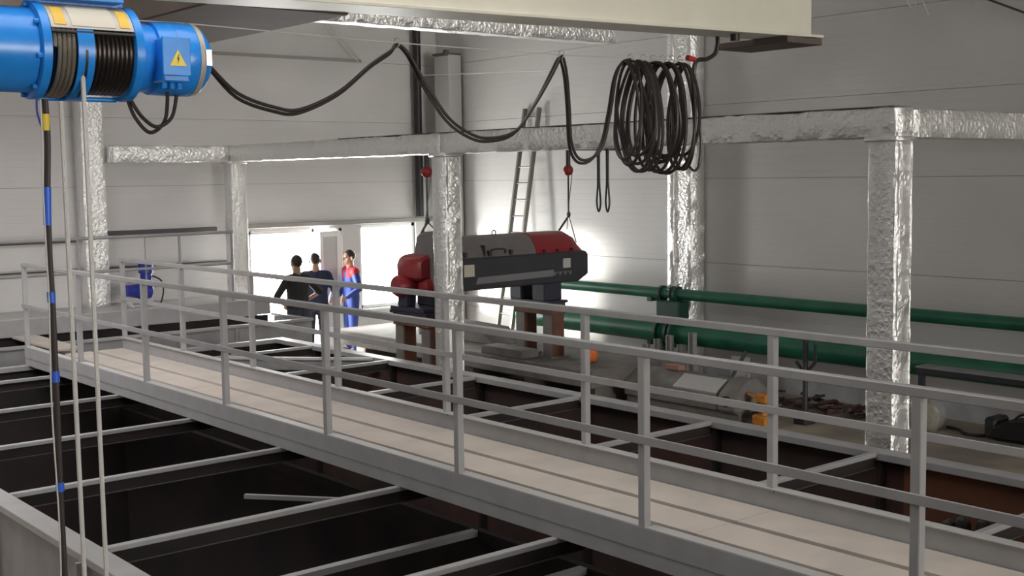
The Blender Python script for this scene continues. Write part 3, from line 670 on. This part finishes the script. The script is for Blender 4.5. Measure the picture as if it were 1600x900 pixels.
obj('base_frame', MB().box((9.30, 13.02, 0.20), (9.95, 13.78, 0.26)), 'mount', ma, bevel=0.008)
obj('damper_block', MB().box((11.42, 13.03, 0.20), (11.76, 13.30, 0.47)), 'mount', ma, bevel=0.015)
obj('damper_block', MB().box((11.42, 13.54, 0.20), (11.76, 13.80, 0.47)), 'mount', ma, bevel=0.015)
def trestle(name, x0, x1, zb, zt, label):
    t = empty(name, ((x0+x1)/2, 13.4, zb), label, 'stand')
    obj('top_plate', MB().box((x0-0.08, 12.98, zt-0.04), (x1+0.06, 13.83, zt)), 'mount', t, bevel=0.004)
    obj('top_beam', MB().box((x0-0.04, 12.99, zt-0.20), (x1+0.02, 13.81, zt-0.04)), 'rustleg', t, bevel=0.006)
    for yk in (13.0, 13.60):
        lg = obj('leg', MB().box((x0, yk, zb), (x1, yk+0.2, zt-0.20)), 'rustleg', t, bevel=0.008)
        obj('leg_face', MB().box((x0-0.012, yk+0.01, zb), (x0, yk+0.19, zt-0.20)), 'dusty', lg)
        obj('foot_plate', MB().box((x0-0.05, yk-0.04, zb), (x1+0.05, yk+0.24, zb+0.018)), 'dusty', lg)
trestle('machine_stand', 11.54, 11.77, -0.62, 0.20, 'rust coloured steel trestle on the slab under the red covered machine end')
trestle('machine_stand', 9.40, 9.60, ZF, 0.20, 'brown steel trestle behind the middle foil post under the red motor end')
# monorail hidden behind the front beam, chain hoists with red hook blocks
mr = obj('monorail_beam', MB().box((9.57, 13.32, 2.34), (13.98, 13.48, 2.36)).box((9.57, 13.39, 2.36), (13.98, 13.41, 2.54)).box((9.57, 13.32, 2.54), (13.98, 13.48, 2.56)), 'brown', at=(11.8, 13.4, 2.34))
tag(mr, 'brown lifting beam over the machine behind the foil wrapped beam', 'beam')
for hx, lab in ((12.24, 'chain hoist with red round body lifting the red covered machine end'), (9.68, 'chain hoist with red round body beside the middle foil post')):
    h = empty('chain_hoist', (hx, 13.4, 2.34), lab, 'hoist', 'chain hoists over the machine')
    obj('body', MB().ball((hx, 13.4, 2.05), 0.082, (1, 0.8, 1), 18, 12), 'mred', h)
    obj('top_hook', MB().cyl((hx, 13.4, 2.12), (hx, 13.4, 2.345), 0.035), 'mblack', h)
    lk = obj('load_chain', MB().tube([(hx, 13.4, 1.98), (hx, 13.4, 1.40)], 0.014, 6), 'mblack', h)
    obj('hand_chain', MB().tube(smoothpts([(hx+0.04, 13.36, 2.0), (hx-0.05, 13.33, 1.6), (hx-0.22, 13.2, 1.2)]), 0.006, 6), 'dusty', h)
    obj('bottom_hook', MB().ball((hx, 13.4, 1.40), 0.03, (1,1,1.6), 10, 8), 'mblack', h)
    e1, e2 = ((hx-0.24, 1.175), (hx+0.10, 0.98)) if hx > 11 else ((hx-0.12, 1.0), (hx+0.2, 1.17))
    if hx < 11: e1 = (hx-0.14, 1.245)
    obj('sling', MB().bar((hx, 13.4, 1.38), (e1[0], 13.35, e1[1]), 0.03, 0.014), 'mblack', h)
    obj('sling', MB().bar((hx, 13.4, 1.38), (e2[0], 13.35, e2[1]), 0.03, 0.014), 'mblack', h)
for yy0, lab in ((9.83, 'left dark lifting sling hanging from the foil beam by the coil'), (9.69, 'right dark lifting sling hanging from the foil beam by the coil')):
    z1 = 1.58
    pts = smoothpts([(9.43, yy0+0.012, 2.272), (9.43, yy0+0.012, 1.9), (9.43, yy0+0.03, 1.68), (9.43, yy0, z1), (9.43, yy0-0.03, 1.68), (9.43, yy0-0.012, 1.9), (9.43, yy0-0.012, 2.272)])
    tag(obj('lifting_sling', MB().tube(pts, 0.0115, 6), 'mblack', at=(9.43, yy0, z1)), lab, 'sling', 'slings on the foil beam')

# ladder against the right wall
ld = empty('ladder', (13.2, 16.2, ZF), 'tall dull aluminium ladder leaning on the right wall behind the machine', 'ladder')
A = Vector((13.38, 16.42, ZF)); B = Vector((13.93, 16.15, 3.13)); wv = Vector((0.02, 0.21, 0))
for s_ in (-1, 1): obj('stile', MB().bar(A+wv*s_, B+wv*s_, 0.05, 0.075, (1,0,0)), 'ladder', ld, bevel=0.004)
for k in range(15):
    p = A.lerp(B, 0.04+k*0.066); obj('rung', MB().cyl(p-wv, p+wv, 0.016, n=8), 'ladder', ld)

# ------------------------------------------------------------------ people
def person(name, label, loc, heading, scale, arms, cloth, legs=((0.0, 0.0), (0.0, 0.0)), look=0.0, yoke=None, hair='hair', lean=0.0, short=False, wide=1.1):
    root = empty(name, loc, label, 'person'); root.rotation_euler = (0, 0, heading)
    def remesh(nm, mb, material, vox=0.011, it=3, parent=root):
        me = mb.mesh(smooth=0); tmp = bpy.data.objects.new('tmp', me); COL.objects.link(tmp)
        r = tmp.modifiers.new('r', 'REMESH'); r.mode = 'VOXEL'; r.voxel_size = vox
        s = tmp.modifiers.new('s', 'SMOOTH'); s.iterations = it; s.factor = 0.5
        dg = bpy.context.evaluated_depsgraph_get()
        m2 = bpy.data.meshes.new_from_object(tmp.evaluated_get(dg)); m2.name = nm
        m2.materials.clear(); m2.materials.append(M[material])
        for p in m2.polygons: p.use_smooth = True
        bpy.data.objects.remove(tmp)
        o = bpy.data.objects.new(nm, m2); COL.objects.link(o); o.parent = parent; return o
    S = scale
    def V(p): return Vector((p[0]*S*wide, p[1]*S, p[2]*S))
    def cap(mb, p, q, r0, r1, g=0.0):
        p = V(p); q = V(q); r0 = r0*S+g; r1 = r1*S+g
        mb.cyl(p, q, r0, r1, 12); mb.ball(p, r0, n=12, m=8); mb.ball(q, r1, n=12, m=8)
    def torso(mb, g=0.0, top=True):
        for s in (-1, 1):
            cap(mb, (s*0.075, 0, 0.96), (s*0.07, lean*0.5, 1.15), 0.105, 0.098, g)
            cap(mb, (s*0.07, lean*0.5, 1.15), (s*0.085, lean, 1.36), 0.10, 0.105, g)
            cap(mb, (s*0.06, lean, 1.43), (s*0.165, lean, 1.415), 0.055, 0.06, g)
        cap(mb, (0, 0, 0.98), (0, lean, 1.36), 0.10, 0.11, g)
    def leg(mb, s, g=0.0, lo=0.09):
        k, a = legs[0 if s < 0 else 1]
        hip = (s*0.09, 0, 0.93); kn = (s*0.10, k, 0.50); an = (s*0.105, a, 0.09)
        cap(mb, hip, kn, 0.092, 0.064, g)
        if lo < 0.2: cap(mb, kn, an, 0.062, 0.043, g)
        return an
    def arm(mb, s, g=0.0, upper=True, fore=True):
        sh = (s*0.185, lean, 1.405); el, wr = arms[0 if s < 0 else 1]
        if upper: cap(mb, sh, el, 0.056, 0.045, g)
        if fore: cap(mb, el, wr, 0.043, 0.030, g)
        return el, wr
    body = MB(); torso(body, -0.004)
    for s in (-1, 1):
        an = leg(body, s, -0.003)
        cap(body, an, (an[0]+s*0.02, an[1]+0.13, 0.045), 0.042, 0.034)
        el, wr = arm(body, s, -0.003)
        el = Vector(el); wr = Vector(wr); d = (wr-el).normalized(); side = Vector((0, 1, 0)) - d*d.y
        if side.length < 0.1: side = Vector((0, 0, 1)) - d*d.z
        side.normalize(); nrm = d.cross(side)
        pm = wr + d*0.075
        for t in (-0.022, 0.0, 0.022): cap(body, wr+d*0.01, pm+side*t, 0.020, 0.016)
        for t, L in ((-0.033, 0.066), (-0.011, 0.078), (0.011, 0.074), (0.033, 0.056)):
            b0 = pm+side*t; b1 = b0+d*L*0.55+nrm*s*0.010; b2 = b1+d*L*0.4+nrm*s*0.026
            cap(body, b0, b1, 0.0105, 0.0095); cap(body, b1, b2, 0.0095, 0.008)
        th = wr+d*0.025+side*0.026; cap(body, th, th+side*0.032+d*0.030, 0.0125, 0.011); cap(body, th+side*0.032+d*0.030, th+side*0.034+d*0.062, 0.011, 0.009)
    cap(body, (0, lean, 1.40), (0, lean+0.01, 1.56), 0.070, 0.062)
    hc = Vector((0, lean+0.02, 1.640)); cl = math.cos(look); sl_ = math.sin(look)
    def H(x, y, z): return (hc.x + x*cl - y*sl_, hc.y + x*sl_ + y*cl, hc.z + z)
    body.ball(V(H(0, 0.0, 0.02)), 0.098*S, (0.82, 1.0, 1.08), 18, 12)
    cap(body, H(0, 0.03, -0.03), H(0, 0.055, -0.085), 0.062, 0.038)              # jaw and chin
    cap(body, H(0, 0.098, 0.015), H(0, 0.118, -0.025), 0.011, 0.015)             # nose
    cap(body, H(-0.02, 0.088, -0.055), H(0.02, 0.088, -0.055), 0.009, 0.009)     # lips
    for s in (-1, 1):
        cap(body, H(s*0.082, -0.005, 0.02), H(s*0.085, -0.01, -0.03), 0.014, 0.011)   # ear
        cap(body, H(s*0.018, 0.09, 0.035), H(s*0.05, 0.078, 0.036), 0.011, 0.009)     # brow
    bo = remesh('body', body, 'skin', 0.0085, 2)
    for s in (-1, 1):
        e = MB().ball(V(H(s*0.034, 0.083, 0.016)), 0.012*S, n=8, m=6); me = e.mesh(); me.materials.append(M['black'])
        eo = bpy.data.objects.new('eye', me); COL.objects.link(eo); eo.parent = bo
    hm = MB(); hm.ball(V(H(0, -0.014, 0.038)), 0.103*S, (0.85, 0.98, 1.0), 18, 12)
    remesh('hair', hm, hair, 0.011, 2)
    tp = MB(); torso(tp, 0.014)
    for s in (-1, 1): arm(tp, s, 0.012, True, not short)
    cap(tp, (0, lean, 1.42), (0, lean+0.005, 1.47), 0.075, 0.066)
    remesh('jacket' if not short else 'shirt', tp, cloth[0], 0.012, 3)
    tr = MB()
    for s in (-1, 1): leg(tr, s, 0.016); cap(tr, (s*0.075, 0, 0.96), (s*0.06, 0, 0.90), 0.105, 0.10, 0.012)
    remesh('trousers', tr, cloth[1], 0.013, 3)
    for s in (-1, 1):
        k, a = legs[0 if s < 0 else 1]; b = MB()
        cap(b, (s*0.105, a-0.02, 0.055), (s*0.125, a+0.15, 0.045), 0.052, 0.045)
        b.box(V((s*0.11-0.045, a-0.07, 0.0)), V((s*0.12+0.045, a+0.18, 0.025)))
        remesh('shoe', b, 'shoe', 0.010, 1)
    if yoke:
        ym = MB()
        for s in (-1, 1):
            cap(ym, (s*0.06, lean, 1.43), (s*0.175, lean, 1.41), 0.06, 0.066, 0.022)
            cap(ym, (s*0.08, lean, 1.33), (s*0.085, lean, 1.39), 0.10, 0.10, 0.022)
        remesh('shoulder_yoke', ym, yoke, 0.012, 3)
    return root
SK = 1.05
person('person', 'person in black T-shirt with hands on hips seen from behind at the door', (10.16, 17.75, ZF), math.radians(12), 1.06,
       (((-0.42, -0.05, 1.17), (-0.22, 0.06, 1.03)), ((0.38, -0.04, 1.17), (0.24, 0.08, 1.05))), ('tblack', 'jeans'), ((0.0, 0.0), (0.02, 0.0)), short=True)
person('person', 'person in navy jacket standing between the other two at the open door', (10.80, 18.25, ZF), math.radians(-30), SK,
       (((-0.27, 0.02, 1.14), (-0.20, 0.22, 1.08)), ((0.27, 0.02, 1.14), (0.22, 0.20, 1.02))), ('navy', 'jeans'), ((0.02, -0.03), (0.03, 0.02)), look=-0.2)
person('person', 'person in blue work suit with red shoulders facing left by the window', (11.74, 18.62, ZF), math.radians(80), SK-0.005,
       (((-0.27, -0.03, 1.13), (-0.21, 0.16, 1.00)), ((0.27, -0.03, 1.13), (0.23, 0.14, 0.98))), ('bluecloth', 'bluecloth'), ((0.02, 0.0), (0.02, 0.0)), yoke='redcloth', look=0.1)

# ------------------------------------------------------------------ things on the hall floor by the right wall
s3 = empty('concrete_plinth', (12.45, 12.5, ZF), 'low square concrete base beside the orange canister', 'concrete block')
obj('base_top', MB().box((12.54, 11.82, -0.84), (13.06, 12.95, -0.72)), 'concrete', s3, bevel=0.012)
obj('base_body', MB().box((12.58, 11.88, ZF), (13.02, 12.9, -0.84)), 'concrete', s3, bevel=0.01)
ocx, ocy = 11.67, 12.36
oq = empty('orange_canister', (ocx, ocy, -0.62), 'round ribbed orange canister with dark cap standing on the concrete slab', 'canister')
for k in range(8):
    t = k*math.pi/4
    obj('rib_lobe', MB().ball((ocx+0.055*math.cos(t), ocy+0.055*math.sin(t), -0.51), 0.052, (1, 1, 2.1), 10, 8), 'orange', oq)
obj('cap', MB().cyl((ocx, ocy, -0.42), (ocx, ocy, -0.36), 0.035).bar((ocx-0.02, ocy, -0.37), (ocx+0.06, ocy-0.05, -0.34), 0.03, 0.02), 'mblack', oq)
# skid mounted conveyor housing
hp = empty('conveyor_housing', (11.9, 10.4, ZF), 'dusty grey conveyor housing with pale sloped lid lying beside the tank', 'machine part')
obj('casing', MB().prism([(11.72, -1.0), (12.35, -1.0), (12.35, -0.72), (12.15, -0.64), (11.98, -0.66), (11.72, -0.80)], 'y', 10.12, 11.75), 'dusty', hp, bevel=0.012)
obj('sloped_lid', MB().add([(11.73,10.13,-0.795),(11.73,10.86,-0.795),(11.97,10.86,-0.655),(11.97,10.13,-0.655),(11.72,10.13,-0.775),(11.72,10.86,-0.775),(11.96,10.86,-0.635),(11.96,10.13,-0.635)],
    [(0,1,2,3),(7,6,5,4),(0,4,5,1),(1,5,6,2),(2,6,7,3),(3,7,4,0)]), 'light', hp, smooth=0)
obj('end_hood', MB().prism([(11.70, -1.02), (12.38, -1.02), (12.38, -0.74), (12.15, -0.61), (11.95, -0.61), (11.70, -0.80)], 'y', 9.76, 10.12), 'dusty', hp, bevel=0.05)
obj('hood_port', MB().cyl((11.72, 9.94, -0.86), (11.69, 9.94, -0.86), 0.07, n=14), 'black', hp)
obj('skid', MB().box((11.78, 9.8, ZF), (11.86, 11.75, -1.0)), 'dusty', hp)
obj('skid', MB().box((12.2, 9.8, ZF), (12.28, 11.75, -1.0)), 'dusty', hp)
for yk in (11.1, 11.45): obj('lug', MB().cyl((11.69, yk, -0.88), (11.73, yk, -0.88), 0.035, n=10), 'mblack', hp)
o = obj('brick', MB().box((12.05, 11.05, -0.642), (12.18, 11.30, -0.575)), 'brick', bevel=0.006, at=(12.1, 11.2, -0.642)); o.name = 'loose_brick'
tag(o, 'pink brick lying on the conveyor housing below the aluminium profiles', 'brick')
# amber lever jack
ya = empty('lever_jack', (11.9, 9.5, ZF), 'amber lever jack standing on the floor at the tank edge', 'jack')
obj('base', MB().box((11.80, 9.40, ZF), (12.0, 9.62, ZF+0.16)), 'amber', ya, bevel=0.02)
obj('column', MB().cyl((11.9, 9.5, ZF+0.14), (11.9, 9.5, ZF+0.34), 0.06, 0.05), 'amber', ya)
obj('head', MB().box((11.83, 9.42, ZF+0.30), (11.97, 9.60, ZF+0.42)), 'amber', ya, bevel=0.02)
obj('lever', MB().cyl((11.9, 9.56, ZF+0.34), (11.86, 9.72, ZF+0.40), 0.02, 0.015, 8), 'amber', ya)
obj('lever', MB().cyl((11.9, 9.46, ZF+0.36), (11.88, 9.28, ZF+0.38), 0.022, 0.018, 8), 'amber', ya)
obj('ratchet', MB().cyl((11.82, 9.51, ZF+0.26), (11.80, 9.51, ZF+0.26), 0.06, n=14), 'mblack', ya)
# dark forked stand
stn = empty('forked_stand', (12.45, 9.30, ZF), 'dark forked pipe stand in front of the lower green pipe', 'stand')
obj('pole', MB().cyl((12.45, 9.30, ZF), (12.45, 9.30, -0.38), 0.032), 'mblack', stn)
obj('base', MB().box((12.34, 9.22, ZF), (12.56, 9.40, ZF+0.10)), 'mblack', stn, bevel=0.01)
obj('fork', MB().bar((12.45, 9.30, -0.52), (12.45, 9.44, -0.38), 0.03, 0.03).bar((12.45, 9.30, -0.52), (12.45, 9.15, -0.36), 0.03, 0.03).bar((12.45, 9.15, -0.37), (12.45, 9.15, -0.14), 0.03, 0.03).bar((12.45, 9.30, -0.4), (12.45, 9.30, -0.10), 0.05, 0.05), 'mblack', stn)
# aluminium profiles leaning by the column
for i, (yy0, hh, x0) in enumerate(((12.42, 0.70, 13.16), (12.16, 0.78, 13.14), (11.96, 0.66, 13.16), (11.70, 0.86, 13.12), (12.66, 0.60, 13.16))):
    lab = ['short pale profile second from the left below the pipe flange', 'pale profile right under the lower pipe flange', 'shortest pale profile in front of the lower pipe', 'tallest pale profile at the right end of the leaning row', 'leftmost pale profile of the leaning row'][i]
    m = MB().box((x0, yy0, ZF), (x0+0.02, yy0+0.11, ZF+hh)).box((x0-0.04, yy0, ZF), (x0, yy0+0.015, ZF+hh)).box((x0-0.04, yy0+0.095, ZF), (x0, yy0+0.11, ZF+hh))
    tag(obj('aluminium_profile', m, 'alu', at=(x0, yy0, ZF)), lab, 'profile', 'aluminium profiles by the right wall')
o = obj('iron_rod', MB().bar((12.9, 11.1, ZF), (13.2, 10.85, -0.48), 0.03, 0.05), 'mblack', at=(12.9, 11.1, ZF)); tag(o, 'dark iron bar leaning on the lower green pipe', 'bar')
o = obj('wall_board', MB().box((13.3, 10.9, ZF), (13.34, 11.2, -0.58)), 'light', at=(13.3, 11.0, ZF)); tag(o, 'pale board standing behind the dark iron bar', 'board')
# scrap heap, bag, bench, tool bag
sc_ = MB(); rnd = random.Random(11)
for k in range(46):
    y = rnd.uniform(8.9, 10.5); x = 13.15+rnd.uniform(-0.35, 0.35); a = rnd.uniform(0, 3.1); L = rnd.uniform(0.08, 0.30); zz = ZF+rnd.uniform(0.02, 0.16)
    sc_.bar((x-L*math.cos(a)*0.5, y-L*math.sin(a)*0.5, zz+rnd.uniform(-0.02, 0.05)), (x+L*math.cos(a)*0.5, y+L*math.sin(a)*0.5, zz), rnd.uniform(0.03, 0.12), rnd.uniform(0.01, 0.04))
o = obj('scrap_heap', sc_, 'scrap', at=(13.15, 9.7, ZF)); tag(o, 'heap of dark rusty scrap along the foot of the right wall', 'scrap', kind='stuff')
for i, (x, y, r) in enumerate(((12.75, 8.95, 0.018), (12.95, 8.72, 0.028))):
    o = obj('crumpled_foil', MB().ball((x, y, ZF+r), r*1.3, (1, 1.3, 0.8), 7, 5), 'silver', at=(x, y, ZF), jitter=0.006, cell=1)
    tag(o, ('small', 'larger')[i] + ' crumpled scrap of foil on the floor left of the front foil post', 'foil scrap')
def blob(name, c, r, sc, material, n=16, m=11, amp=0.25, seed=1, parent=None, at=None):
    mb = MB().ball(c, r, sc, n, m); rnd = random.Random(seed); cc = Vector(c); out = []
    for v in mb.v:
        d = Vector(v)-cc; k = 1+amp*math.sin(d.x*23+seed)*math.sin(d.y*19+seed*2)*math.cos(d.z*17)
        w = cc+d*k; out.append((w.x, w.y, max(w.z, ZF)))
    mb.v = out; return obj(name, mb, material, parent, at=at)
sb = empty('sack_in_film', (13.25, 8.1, ZF), 'tan sack in clear plastic film on the floor right of the front foil post', 'sack')
blob('sack', (13.25, 8.1, ZF+0.15), 0.15, (0.9, 1.0, 1.25), 'tan', parent=sb, seed=2, amp=0.12)
blob('film', (13.25, 8.1, ZF+0.19), 0.20, (1, 1.15, 1.35), 'film', parent=sb, seed=4, amp=0.12)
o = obj('black_hose', MB().tube(smoothpts([(13.45, 7.95, ZF+0.02), (13.4, 7.75, ZF+0.02), (13.25, 7.6, ZF+0.02), (13.3, 7.4, ZF+0.02), (13.45, 7.42, ZF+0.02)]), 0.018), 'black', at=(13.4, 7.6, ZF))
tag(o, 'black hose curled on the floor between the sack and the black bag', 'hose')
bgx = empty('tool_bag', (13.4, 6.88, ZF), 'black tool bag slumped on the floor at the foot of the right wall', 'bag')
obj('bag_body', MB().prism([(6.43, ZF), (7.28, ZF), (7.30, ZF+0.17), (7.08, ZF+0.24), (6.63, ZF+0.27), (6.43, ZF+0.18)], 'x', 13.2, 13.62), 'black', bgx, bevel=0.05)
obj('side_pocket', MB().box((13.22, 7.20, ZF+0.02), (13.55, 7.35, ZF+0.26)), 'mblack', bgx, bevel=0.03)
obj('bag_handle', MB().tube(smoothpts([(13.4, 7.08, ZF+0.22), (13.4, 6.98, ZF+0.31), (13.4, 6.78, ZF+0.32), (13.4, 6.68, ZF+0.25)]), 0.015), 'black', bgx)
bn = empty('work_bench', (13.1, 7.0, ZF), 'low dark steel bench frame under the lower green pipe', 'bench')
obj('edge_beam', MB().box((12.97, 5.0, -0.425), (13.03, 8.08, -0.36)), 'mblack', bn, bevel=0.004)
obj('bench_top', MB().box((12.96, 5.0, -0.36), (13.22, 8.09, -0.345)), 'greyd', bn)
for yy0 in (8.0, 5.0): obj('leg', MB().box((12.98, yy0, ZF), (13.04, yy0+0.06, -0.425)), 'mblack', bn)

# ------------------------------------------------------------------ thin wires
def wire(pts, r, material, label):
    o = obj('hanging_wire', MB().tube(pts, r, 6), material, at=pts[0]); tag(o, label, 'wire')
wire([(11.488, 18.900, 4.713), (12.195, 18.900, 4.048)], 0.008, 'wire', 'pale wire slanting down the end wall under the roof beam, left of two')
wire([(11.566, 18.900, 4.718), (12.304, 18.900, 4.053)], 0.008, 'wire', 'pale wire slanting down the end wall under the roof beam, right of two')
wire([(13.500, 18.841, 3.857), (13.500, 17.038, 3.775), (13.500, 14.998, 3.681)], 0.010, 'wire', 'white cord stretched across the far corner above the foil beam')
wire([(13.950, 10.459, 5.186), (13.950, 9.072, 4.564), (13.950, 7.885, 4.034), (13.950, 7.265, 3.756), (13.950, 5.899, 3.140)], 0.014, 'cable', 'black cable slanting across the top right of the right wall')

wb2 = empty('wire_bunch', [(13.900, 8.745, 4.335)][0], 'bunch of thin pale wire ends hanging at the top of the right wall', 'wire')
for pts in ([(13.900, 8.763, 4.337), (13.900, 8.867, 4.113), (13.900, 8.802, 3.995)], [(13.900, 8.754, 4.336), (13.900, 8.759, 4.101), (13.900, 8.749, 4.029)], [(13.900, 8.736, 4.334), (13.900, 8.660, 4.089), (13.900, 8.568, 3.899)]):
    obj('wire_end', MB().tube(smoothpts(pts), 0.007, 6), 'wire', wb2)
obj('wall_clip', MB().box((13.88, wb2.location.y-0.05, wb2.location.z-0.03), (14.0, wb2.location.y+0.05, wb2.location.z+0.05)), 'trim', wb2)
